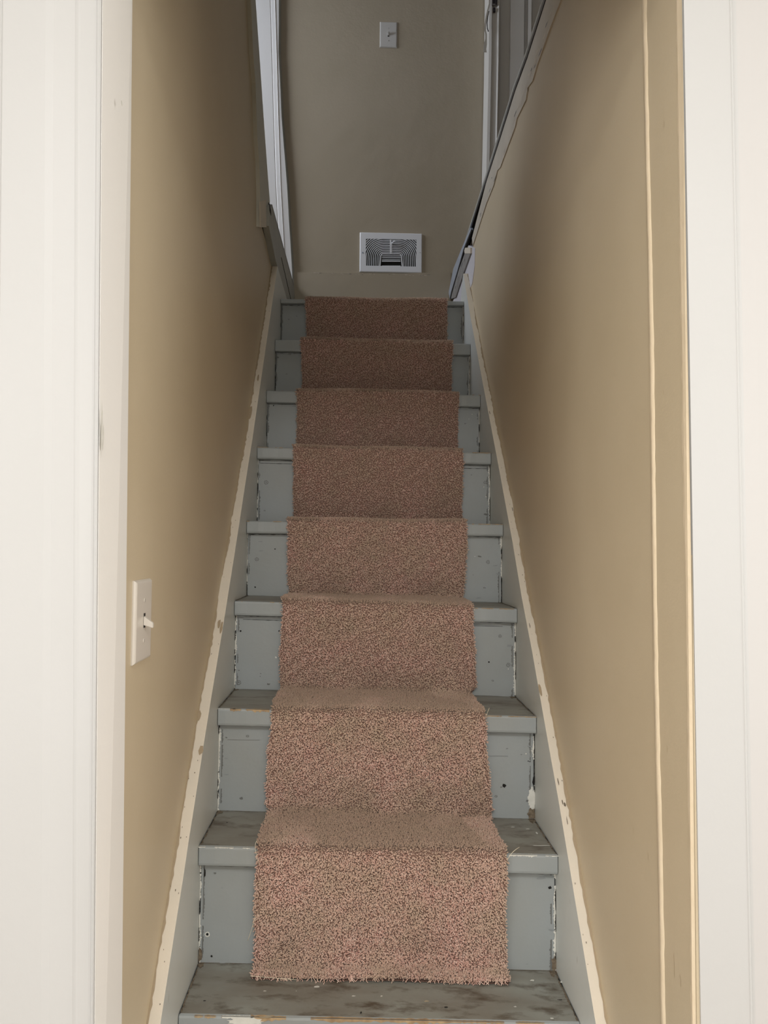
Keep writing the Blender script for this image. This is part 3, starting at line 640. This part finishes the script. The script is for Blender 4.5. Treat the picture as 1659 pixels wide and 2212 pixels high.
Sg, Ug = np.meshgrid(ss, uu, indexing='ij'); Sf = Sg.ravel(); Uf = Ug.ravel()
x, y, z, ty, tz, ny, nzz = surf(Sf, Uf)
th = .005
topv = np.stack([x, y+ny*0, z+nzz*0], 1); botv = np.stack([x, y-ny*th, z-nzz*th], 1)
V = np.concatenate([topv, botv]); n1 = NSs*NU
fa = []
for i in range(NSs-1):
    for j in range(NU-1):
        a = i*NU+j; b = a+1; c = a+NU+1; d = a+NU; fa.append((a, b, c, d)); fa.append((a+n1, d+n1, c+n1, b+n1))
    a = i*NU; fa.append((a, a+NU, a+NU+n1, a+n1)); a = i*NU+NU-1; fa.append((a, a+n1, a+NU+n1, a+NU))
me = bpy.data.meshes.new('backing'); me.from_pydata(V.tolist(), [], fa); me.update()
BACKM = mat('carpet_backing', rgb(.26, .16, .125), .95)
me.materials.append(BACKM); bo = bpy.data.objects.new('backing', me); C.objects.link(bo); bo.parent = runner; bo.matrix_parent_inverse = Matrix.Translation(-Vector(runner.location))

# yarn tufts
def yarn_material():
    m = bpy.data.materials.new('rose_brown_yarn'); m.use_nodes = True; nt = m.node_tree; N = nt.nodes; L = nt.links; b = N['Principled BSDF']
    b.inputs['Roughness'].default_value = .85; b.inputs['Specular IOR Level'].default_value = .2
    b.inputs['Sheen Weight'].default_value = .15
    g = N.new('ShaderNodeNewGeometry'); tc = N.new('ShaderNodeTexCoord')
    cr = N.new('ShaderNodeValToRGB'); L.new(g.outputs['Random Per Island'], cr.inputs[0])
    e = cr.color_ramp.elements; e[0].position = 0; e[0].color = rgb(.60, .335, .28); e[1].position = 1; e[1].color = rgb(.86, .665, .575)
    q = cr.color_ramp.elements.new(.5); q.color = rgb(.75, .49, .415)
    n = N.new('ShaderNodeTexNoise'); n.inputs['Scale'].default_value = 12; n.inputs['Detail'].default_value = 5; n.inputs['Roughness'].default_value = .7; L.new(tc.outputs['Object'], n.inputs[0])
    r = N.new('ShaderNodeMapRange'); r.inputs[1].default_value = .36; r.inputs[2].default_value = .66; r.inputs[3].default_value = 0; r.inputs[4].default_value = .9; L.new(n.outputs[0], r.inputs[0])
    mx = N.new('ShaderNodeMix'); mx.data_type = 'RGBA'; mx.inputs[7].default_value = rgb(.62, .475, .36); L.new(cr.outputs[0], mx.inputs[6]); L.new(r.outputs[0], mx.inputs[0])
    at = N.new('ShaderNodeAttribute'); at.attribute_name = 'wear'  # mask mixes real wear with shade painted into the pile
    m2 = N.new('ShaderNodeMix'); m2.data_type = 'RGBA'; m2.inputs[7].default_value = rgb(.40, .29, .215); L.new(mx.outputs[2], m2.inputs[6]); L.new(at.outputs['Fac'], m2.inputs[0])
    L.new(m2.outputs[2], b.inputs['Base Color']); return m
YARN = yarn_material()
def tuft_mesh(name, s, u, length, rad_, lean, seed, mats):
    r_ = np.random.default_rng(seed); n = len(s)
    x, y, z, ty, tz, ny, nz2 = surf(s, u)
    base = np.stack([x, y, z], 1); Nn = np.stack([0*ny, ny, nz2], 1); T = np.stack([0*ty, ty, tz], 1); B = np.tile(np.array([1., 0, 0]), (n, 1))
    # neighbouring tufts lean together a little, plus individual scatter
    ang = 2*np.pi*r_.random(n) ; ln = lean*(.35+.9*r_.random(n))
    flow = np.sin(x*210+s*73)*.16+np.sin(s*155-x*91+2)*.16-.10; flow2 = np.sin(x*143-s*161)*.18+np.sin(x*61+s*207)*.12
    d1 = Nn + (T*(np.cos(ang)*ln+flow)[:, None]) + (B*(np.sin(ang)*ln+flow2)[:, None])
    # keep side tufts leaning outwards slightly
    eo = np.clip((np.abs(u-.5)-.485)/.015, 0, 1)*np.sign(u-.5); d1 += B*(eo*.7)[:, None]
    fr = np.clip((.008-s)/.008, 0, 1); d1 += -T*(fr*1.2)[:, None]
    d1 /= np.linalg.norm(d1, axis=1)[:, None]
    cur = r_.normal(0, .35, (n, 3)); d2 = d1 + cur; d2 /= np.linalg.norm(d2, axis=1)[:, None]
    Lh = length*(.75+.5*r_.random(n)); R = rad_*(.8+.4*r_.random(n))
    a = np.cross(d1, B+.01*T); a /= np.linalg.norm(a, axis=1)[:, None]; b = np.cross(d1, a)
    ph = r_.random(n)*6.28
    p0 = base - Nn*.001; p1 = base + d1*(Lh*.55)[:, None]; p2 = p1 + d2*(Lh*.45)[:, None]
    vs = []
    for P_, k_ in ((p0, .7), (p1, 1.1), (p2, .75)):
        for j in range(3):
            c_ = np.cos(ph+j*2.0944+(.5 if P_ is p1 else 0)); s_ = np.sin(ph+j*2.0944+(.5 if P_ is p1 else 0))
            vs.append(P_ + a*(R*k_*c_)[:, None] + b*(R*k_*s_)[:, None])
    VV = np.stack(vs, 1).reshape(-1, 3)
    tri = []
    for lv in (0, 3):
        for j in range(3):
            q, w = lv+j, lv+(j+1) % 3; tri += [(q, w, w+3), (q, w+3, q+3)]
    tri += [(6, 7, 8)]
    tri = np.array(tri); Fc = (tri[None]+ (np.arange(n)*9)[:, None, None]).reshape(-1, 3)
    me = bpy.data.meshes.new(name); nf = len(Fc)
    me.vertices.add(len(VV)); me.vertices.foreach_set('co', VV.astype(np.float32).ravel())
    me.loops.add(nf*3); me.loops.foreach_set('vertex_index', Fc.astype(np.int32).ravel())
    me.polygons.add(nf); me.polygons.foreach_set('loop_start', (np.arange(nf)*3).astype(np.int32)); me.polygons.foreach_set('loop_total', np.full(nf, 3, np.int32))
    me.polygons.foreach_set('use_smooth', np.ones(nf, bool))
    me.update(calc_edges=True); me.materials.append(mats)
    o = bpy.data.objects.new(name, me); C.objects.link(o); o.parent = runner; o.matrix_parent_inverse = Matrix.Translation(-Vector(runner.location)); return o
sl_, ul_ = [], []
s = .0
while s < LEN-.05:
    yy = float(at_s(s)[0]); sp = .0024 if yy < 1.75 else (.0026 if yy < 2.2 else .0031)
    m_ = int(.49/sp); sl_.append(s + rng.normal(0, sp*.35, m_)); ul_.append((np.arange(m_)+.5+rng.normal(0, .35, m_))/m_); s += sp
def tread_wear_shade(s):     # trodden, browner pile on treads, colour also darkened against light from above
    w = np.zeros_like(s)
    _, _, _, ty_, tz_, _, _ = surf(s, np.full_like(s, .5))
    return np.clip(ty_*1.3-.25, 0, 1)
def soil_and_shade(s, u): # some soil plus occlusion shade painted low on each riser
    _, _, z, _, tz_, _, _ = surf(s, u); lo = np.zeros_like(s)
    for k in range(8):
        h = (z-mid(k+1))/(mid(k)-mid(k+1)); lo = np.maximum(lo, np.where((h > 0) & (h < 1), np.clip(1-h*2.4, 0, 1), 0))
    return lo*(.30+.22*np.sin(u*11+s*9)+.15*np.sin(u*23-s*17))
sA = np.clip(np.concatenate(sl_), 0, LEN); uA = np.clip(np.concatenate(ul_), 0, 1)
pile = tuft_mesh('pile', sA, uA, .0072, .00122, .55, 5, YARN); pile['kind'] = 'stuff'
wv_ = tread_wear_shade(sA)*(.55+.25*np.sin(uA*9+sA*14)*np.sin(uA*4.5+1)) + np.clip(soil_and_shade(sA, uA), 0, .5) + .12*rng.random(len(sA)); wv_[sA < .07] *= .35
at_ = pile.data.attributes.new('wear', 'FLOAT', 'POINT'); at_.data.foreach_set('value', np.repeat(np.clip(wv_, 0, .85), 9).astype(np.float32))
# frayed yarns at the cut end and a few loose threads at the sides
bm = bmesh.new(); rr = random.Random(77)
for i in range(150):
    u = rr.random(); x_, y_, z_, *_ = surf(np.array([.001]), np.array([u])); p = Vector((float(x_[0]), float(y_[0]), float(z_[0])))
    L_ = rr.uniform(.003, .009) * (1.6 if rr.random() < .12 else 1); a = rr.uniform(-.9, .9)
    pts = [p + Vector((math.sin(a)*L_*t + .002*math.sin(t*5+i), -math.cos(a)*L_*t, .004*(1-t)**1 * (1 if i % 3 else 1.6) - .004*t)) for t in (0, .25, .5, .75, 1)]
    tube(bm, pts, .0007, 5)
obj('frayed_end', bm, YARN, runner, smooth=True)['kind'] = 'stuff'
TH_M = mat('pale_thread', rgb(.72, .66, .52), .6)
def thread(pts, r=.0005):
    bm = bmesh.new(); pts = [Vector(p) for p in pts]; q = []
    for t in np.linspace(0, 1, 12):
        q.append((1-t)**2*pts[0] + 2*t*(1-t)*pts[1] + t*t*pts[2])
    tube(bm, q, r, 5); o = obj('loose_thread', bm, TH_M, runner, smooth=True); o['label'] = 'stray pale thread'; return o
def v(px, py, Y): return Vector(atY(px, py, Y))
thread([v(1096, 1858, 1.49), v(1104, 1840, 1.485), v(1122, 1830, 1.50)])
thread([v(551, 1978, 1.49), v(547, 2000, 1.487), v(535, 2032, 1.50)])
thread([v(1049, 1548, 1.67), v(1055, 1535, 1.672), v(1057, 1529, 1.675)], .0004)
thread([v(556, 1815, 1.49), v(545, 1824, 1.485), v(560, 1868, 1.48)], .0004)
thread([v(540, 2108, 1.40), v(580, 2112, 1.395), v(640, 2116, 1.40)], .0004)

# ------------------------------------------------------------------ wall register (vent)
VO = float(YB-.010)
def vp(px, py, Y=VO): p = atY(px, py, Y); return p[0], p[2]
vx0, vz1 = vp(777.5, 501.5); vx1, _ = vp(911.5, 501.5); _, vz0 = vp(840, 588)
vent = empty('wall_register', ((vx0+vx1)/2, YB-.002, vz0))
setp(vent, 'white metal air register with curved louvers low on the back wall', 'air vent')
cz = 7.54
def vq(cx_, cy_): return vp(740+cx_/cz, 480+cy_/cz)
ox0, oz1 = vq(373, 260); ox1, oz0 = vq(1207, 730)
bm = bmesh.new()
o_ = [(vx0, vz0), (vx1, vz0), (vx1, vz1), (vx0, vz1)]; i_ = [(ox0, oz0), (ox1, oz0), (ox1, oz1), (ox0, oz1)]
def ringv(pts, y, ins=0):
    cx_ = sum(p[0] for p in pts)/4; cz_ = sum(p[1] for p in pts)/4
    return [bm.verts.new((p[0]-math.copysign(ins, p[0]-cx_), y, p[1]-math.copysign(ins, p[1]-cz_))) for p in pts]
R_ = [ringv(o_, YB-.0005), ringv(o_, YB-.007), ringv(o_, YB-.0095, .003), ringv(i_, YB-.0095, -.002), ringv(i_, YB-.008), ringv(i_, YB-.001)]
for a, b in zip(R_, R_[1:]):
    for j in range(4): bm.faces.new((a[j], a[(j+1) % 4], b[(j+1) % 4], b[j]))
obj('frame', bm, VENT, vent)
one('duct_opening', DARK, lambda bm: box(bm, ox0, ox1, YB-.0022, YB-.0004, oz0, oz1), vent)  # flat black plate painted for the shade inside the duct
bm = bmesh.new()
def inside(p): return ox0 <= p[0] <= ox1 and oz0 <= p[1] <= oz1
def ribbon(pts, y0, y1, w):
    run = []
    runs = []
    for p in pts:
        if inside(p): run.append(p)
        else:
            if len(run) > 1: runs.append(run)
            run = []
    if len(run) > 1: runs.append(run)
    for r_ in runs:
        prev = None
        for i, p in enumerate(r_):
            a = Vector(r_[max(i-1, 0)]); b = Vector(r_[min(i+1, len(r_)-1)]); t = (b-a).normalized(); n = Vector((-t.y, t.x))*w/2
            c = [bm.verts.new((p[0]+sx*n.x, yy, p[1]+sx*n.y)) for sx, yy in ((-1, y0), (1, y0), (1, y1), (-1, y1))]
            if prev:
                for j in range(4): bm.faces.new((prev[j], prev[(j+1) % 4], c[(j+1) % 4], c[j]))
            else: bm.faces.new(c[::-1])
            prev = c
        bm.faces.new(prev)
for n in range(0, 18):
    d = n*29.5
    a = 168+d; top = 512-d*.93; rad_c = min(38+d*1.05, a)
    pts = []
    for t in np.linspace(0, 1, 24): pts.append((790-a+ (14*t if n == 0 else 4*t) - (14 if n == 0 else 4), 728-(728-top-rad_c)*t) if 728-top-rad_c > 0 else (790-a, 728))
    for t in np.linspace(0, math.pi/2, 36): pts.append((790-a+rad_c*(1-math.cos(t)), top+rad_c*(1-math.sin(t))))
    for t in np.linspace(0, 1, 24): pts.append((790-a+rad_c+(a-rad_c)*t, top))
    left = [vq(*p) for p in pts]; right = [vq(1580-p[0], p[1]) for p in pts]
    ribbon(left, YB-.0090, YB-.0040, .0031 if n else .0045); ribbon(right, YB-.0090, YB-.0040, .0031 if n else .0045)
for cy_, wv in ((545, .0036), (575, .0036), (608, .0030), (632, .0036), (712, .005)):
    ribbon([vq(lerp(640, 945, t), cy_) for t in np.linspace(0, 1, 12)], YB-.0075, YB-.0045, wv)
ribbon([vq(782, lerp(262, 500, t)) for t in np.linspace(0, 1, 12)], YB-.0100, YB-.0040, .0060)
ribbon([vq(800, lerp(340, 500, t)) for t in np.linspace(0, 1, 12)], YB-.0100, YB-.0040, .0030)
grille = obj('grille', bm, VENT, vent)
bm = bmesh.new(); a = vq(800, 345); b = vq(852, 325)
tube(bm, [(a[0], YB-.010, a[1]), ((a[0]+b[0])/2, YB-.022, a[1]+.002), (b[0], YB-.026, b[1])], .0032, 8)
lv = obj('damper_lever', bm, VENT, smooth=True); lv.parent = grille
for cx_, m_ in ((328, METAL), (1262, VENT)):
    x_, z_ = vq(cx_, 495); bm = bmesh.new(); tube(bm, [(x_, YB-.0095, z_), (x_, YB-.0112, z_)], .0036, 12); box(bm, x_-.0028, x_+.0028, YB-.0114, YB-.011, z_-.0004, z_+.0004, 1)
    obj('screw', bm, [m_, DARK], vent)

# ------------------------------------------------------------------ light switches
def switch(loc, w, h, axis, M, label, up_on, tdir):
    """axis: outward unit vector (x, y) of the plate"""
    e = empty('light_switch', loc); setp(e, label, 'light switch')
    A = Vector((axis[0], axis[1], 0)); Sd = Vector((-A.y, A.x, 0)); O = Vector(loc)
    def P_(s, o, z): return O + Sd*s + A*o + Vector((0, 0, z))
    bm = bmesh.new(); rows = []
    for ins, o in ((0, 0), (0, .002), (.002, .0048), (.004, .0060), (.006, .0062)):
        rows.append([bm.verts.new(P_(sx*(w/2-ins), o, sz*(h/2-ins))) for sx, sz in ((-1, -1), (1, -1), (1, 1), (-1, 1))])
    for a, b in zip(rows, rows[1:]):
        for j in range(4): bm.faces.new((a[j], a[(j+1) % 4], b[(j+1) % 4], b[j]))
    bm.faces.new(rows[-1]); bm.faces.new(rows[0][::-1])
    obj('plate', bm, M, e)
    bm = bmesh.new()   # slot collar
    for (s0, s1, z0, z1, mi, o) in ((-.0052, .0052, -.0118, .0118, 0, .0066), (-.0040, .0040, -.0108, .0108, 1, .0068)):
        vs = [bm.verts.new(P_(s, o, z)) for s, z in ((s0, z0), (s1, z0), (s1, z1), (s0, z1))]; bm.faces.new(vs).material_index = mi
    slot = obj('toggle_slot', bm, [M, DARK], e)
    bm = bmesh.new(); zt = tdir
    a = [P_(sx*.0040, .0060, sz*.0068) for sx, sz in ((-1, -1), (1, -1), (1, 1), (-1, 1))]
    b = [P_(sx*.0034, .0200, sz*.0036+zt) for sx, sz in ((-1, -1), (1, -1), (1, 1), (-1, 1))]
    va = [bm.verts.new(p) for p in a]; vb = [bm.verts.new(p) for p in b]
    for j in range(4): bm.faces.new((va[j], va[(j+1) % 4], vb[(j+1) % 4], vb[j]))
    bm.faces.new(vb); bm.faces.new(va[::-1]); bmesh.ops.bevel(bm, geom=list(bm.edges), offset=.0007, segments=2, affect='EDGES')
    tg = obj('toggle', bm, M); tg.parent = slot
    for sz in (-1, 1):
        bm = bmesh.new(); c = P_(0, .0061, sz*.030); tube(bm, [c, c+A*.0010], .0030, 12)
        q = c+A*.0012; vs = [bm.verts.new(q+Sd*s+Vector((0, 0, z))) for s, z in ((-.0004, -.0024), (.0004, -.0024), (.0004, .0024), (-.0004, .0024))]; bm.faces.new(vs).material_index = 1
        obj('screw', bm, [M, KNOT], e)
    return e
p0 = atX(284, 1346, XWL); p1 = atX(328, 1335, XWL+.006)
pT = atX(306, 1252.5, XWL+.003); pB = atX(304, 1429, XWL+.003)
sw1 = switch((XWL, (p0[1]+p1[1])/2, (pT[2]+pB[2])/2), float(p1[1]-p0[1]), float(pT[2]-pB[2]), (1, 0), PLAST, 'white toggle light switch on the left wall beside the door jamb', True, -.0075)
a = atY(820.5, 74, YB-.005); b = atY(858, 74, YB-.005); t_ = atY(839, 47, YB-.005); u_ = atY(839, 102.5, YB-.005)
sw2 = switch(((a[0]+b[0])/2, YB, (t_[2]+u_[2])/2), float(b[0]-a[0]), float(t_[2]-u_[2]), (0, -1), PLAST2, 'small grey-white light switch high on the back wall above the register', True, .0070)

# ------------------------------------------------------------------ door frame and door upstairs on the right
def f(bm):
    def col(px_top, px_low, Y): p = atY(px_top, 0, Y); q = atY(px_low, 400, Y); s = (p[0]-q[0])/(p[2]-q[2]); return (lambda z: q[0]+s*(z-q[2]))
    Yd = 3.36
    cols = [(1057, 1049, Yd+.02, 0), (1058.5, 1050, Yd, 0), (1064, 1056, Yd-.002, 0), (1066, 1057, Yd+.003, 0), (1075, 1068, Yd+.003, 0), (1079, 1071, Yd-.003, 0), (1081, 1073, Yd+.0, 1), (1082, 1074, Yd+.035, 1), (1100, 1092, Yd+.035, 1), (1103, 1095, Yd+.03, 1), (1105, 1097, Yd+.01, 1), (1134, 1126, Yd+.008, 1), (1136, 1128, Yd+.03, 1), (1141, 1133, Yd+.03, 1), (1143, 1135, Yd+.008, 1), (1150, 1141, Yd+.006, 1), (1152, 1143, Yd+.02, 1), (1330, 1320, Yd+.02, 1)]
    fs = [(col(a, b, Y), Y, m) for a, b, Y, m in cols]; n = 6; rows = []
    for i in range(n+1):
        z = lerp(UF-.012, UF+2.05, i/n); rows.append([bm.verts.new((g(z) if z < 3.6 else g(3.6), Y, z)) for g, Y, m in fs])
    for i in range(n):
        for j in range(len(fs)-1): bm.faces.new((rows[i][j], rows[i][j+1], rows[i+1][j+1], rows[i+1][j])).material_index = fs[j+1][2]
    a = [(bm.verts.new((r[0].co.x, YB-.005, r[0].co.z)), bm.verts.new((r[-1].co.x, YB-.005, r[0].co.z))) for r in rows]
    for i in range(n):
        bm.faces.new((rows[i][0], rows[i+1][0], a[i+1][0], a[i][0])); bm.faces.new((rows[i][-1], rows[i+1][-1], a[i+1][1], a[i][1])); bm.faces.new((a[i][0], a[i+1][0], a[i+1][1], a[i][1]))
    bm.faces.new(rows[-1]+[a[-1][1], a[-1][0]]); bm.faces.new(rows[0]+[a[0][1], a[0][0]])
dr = one('door_1', [CASE3, mat('upstairs_panel_paint', rgb(.74, .73, .70), .45, bump2=.2, b2scale=8)], f)
setp(dr, 'off-white door frame and panelled door upstairs on the right', None, None, 'structure')
def dpart(name, fn, m):
    o = one(name, m, fn); o.parent = dr; return o
Yd = 3.358
def f(bm):
    x0, z0 = atY(1062, 12, Yd)[[0, 2]]; x1, z1 = atY(1074, -60, Yd)[[0, 2]]; box(bm, x0, x1, Yd-.002, Yd+.004, z0, z1, 0, .0008)
    for (pa, pb, qa, qb) in ((1064, 1069, -30, 8), (1070, 1073, -30, 11)):
        u0, w0 = atY(pa, qb, Yd)[[0, 2]]; u1, w1 = atY(pb, qa, Yd)[[0, 2]]; box(bm, u0, u1, Yd-.004, Yd-.001, w0, w1, 1, .0008)
dpart('strike_plate', f, [mat('dull_brass_plate', rgb(.20, .19, .19), .5, metallic=.5), BLACKM])
def f(bm):
    x0, z0 = atY(1065, 26, Yd)[[0, 2]]; x1, z1 = atY(1070, 17, Yd)[[0, 2]]; box(bm, x0, x1, Yd-.003, Yd+.004, z0, z1, 0, .0008)
dpart('latch_hole', f, BLACKM)
strap = empty('hanging_strap', tuple(atY(1050, 113, 3.34)))
setp(strap, 'thin pale strap hanging from the upstairs door frame', 'strap')
pts = [(1058, -25), (1057.5, 8), (1054, 22), (1051, 36), (1048.5, 52), (1048, 66), (1050, 74), (1050, 84), (1048.5, 96), (1047, 106), (1048, 113)]
bm = bmesh.new(); prev = None
for i, (a, b) in enumerate(pts):
    p = Vector(atY(a, b, 3.335)); w = .0035 + (.0035 if i > 7 else 0)
    c = [bm.verts.new(p+Vector((sx*w, yy, 0))) for sx, yy in ((-1, -.001), (1, -.001), (1, .001), (-1, .001))]
    if prev:
        for j in range(4): bm.faces.new((prev[j], prev[(j+1) % 4], c[(j+1) % 4], c[j]))
    else: bm.faces.new(c)
    prev = c
bm.faces.new(prev); obj('webbing', bm, mat('pale_webbing', rgb(.60, .58, .53), .6), strap)
bm = bmesh.new()
tube(bm, [Vector(atY(a, b, 3.35)) for a, b in ((1056, 24), (1053.5, 36), (1052, 50), (1053, 62), (1055, 68))], .0022, 6)
o = obj('dark_cord', bm, BLACKM, strap, smooth=True); o['label'] = 'dark cord'
# window frames of both storeys; the lower room's two side ones are added
def window(n, label, fn): setp(one('window_%d' % n, WHITE, fn), label, None, None, 'structure')
def wf_y(bm, x0, x1, z0, z1, y):
    for a, b, c, d in ((x0-.08, x1+.08, z1, z1+.08), (x0-.08, x1+.08, z0-.08, z0), (x0-.08, x0, z0, z1), (x1, x1+.08, z0, z1)): box(bm, a, b, y-.03, y, c, d)
def wf_x(bm, y0, y1, z0, z1, x):
    for a, b, c, d in ((y0-.08, y1+.08, z1, z1+.08), (y0-.08, y1+.08, z0-.08, z0), (y0-.08, y0, z0, z1), (y1, y1+.08, z0, z1)): box(bm, x-.015, x+.015, a, b, c, d)
window(1, 'white window frame on the rear wall of the lower room', lambda bm: wf_y(bm, -.75, .95, .6, 2.1, -2.77))
window(2, 'white window frame on the right wall of the lower room', lambda bm: wf_x(bm, -.4, .6, .7, 2.1, 1.985))
window(3, 'white window frame on the left wall upstairs', lambda bm: wf_x(bm, 2.5, 3.3, 2.9, 3.9, -1.685))
window(4, 'white window frame on the left wall of the lower room', lambda bm: wf_x(bm, -1.6, -.4, .8, 2.1, -2.185))
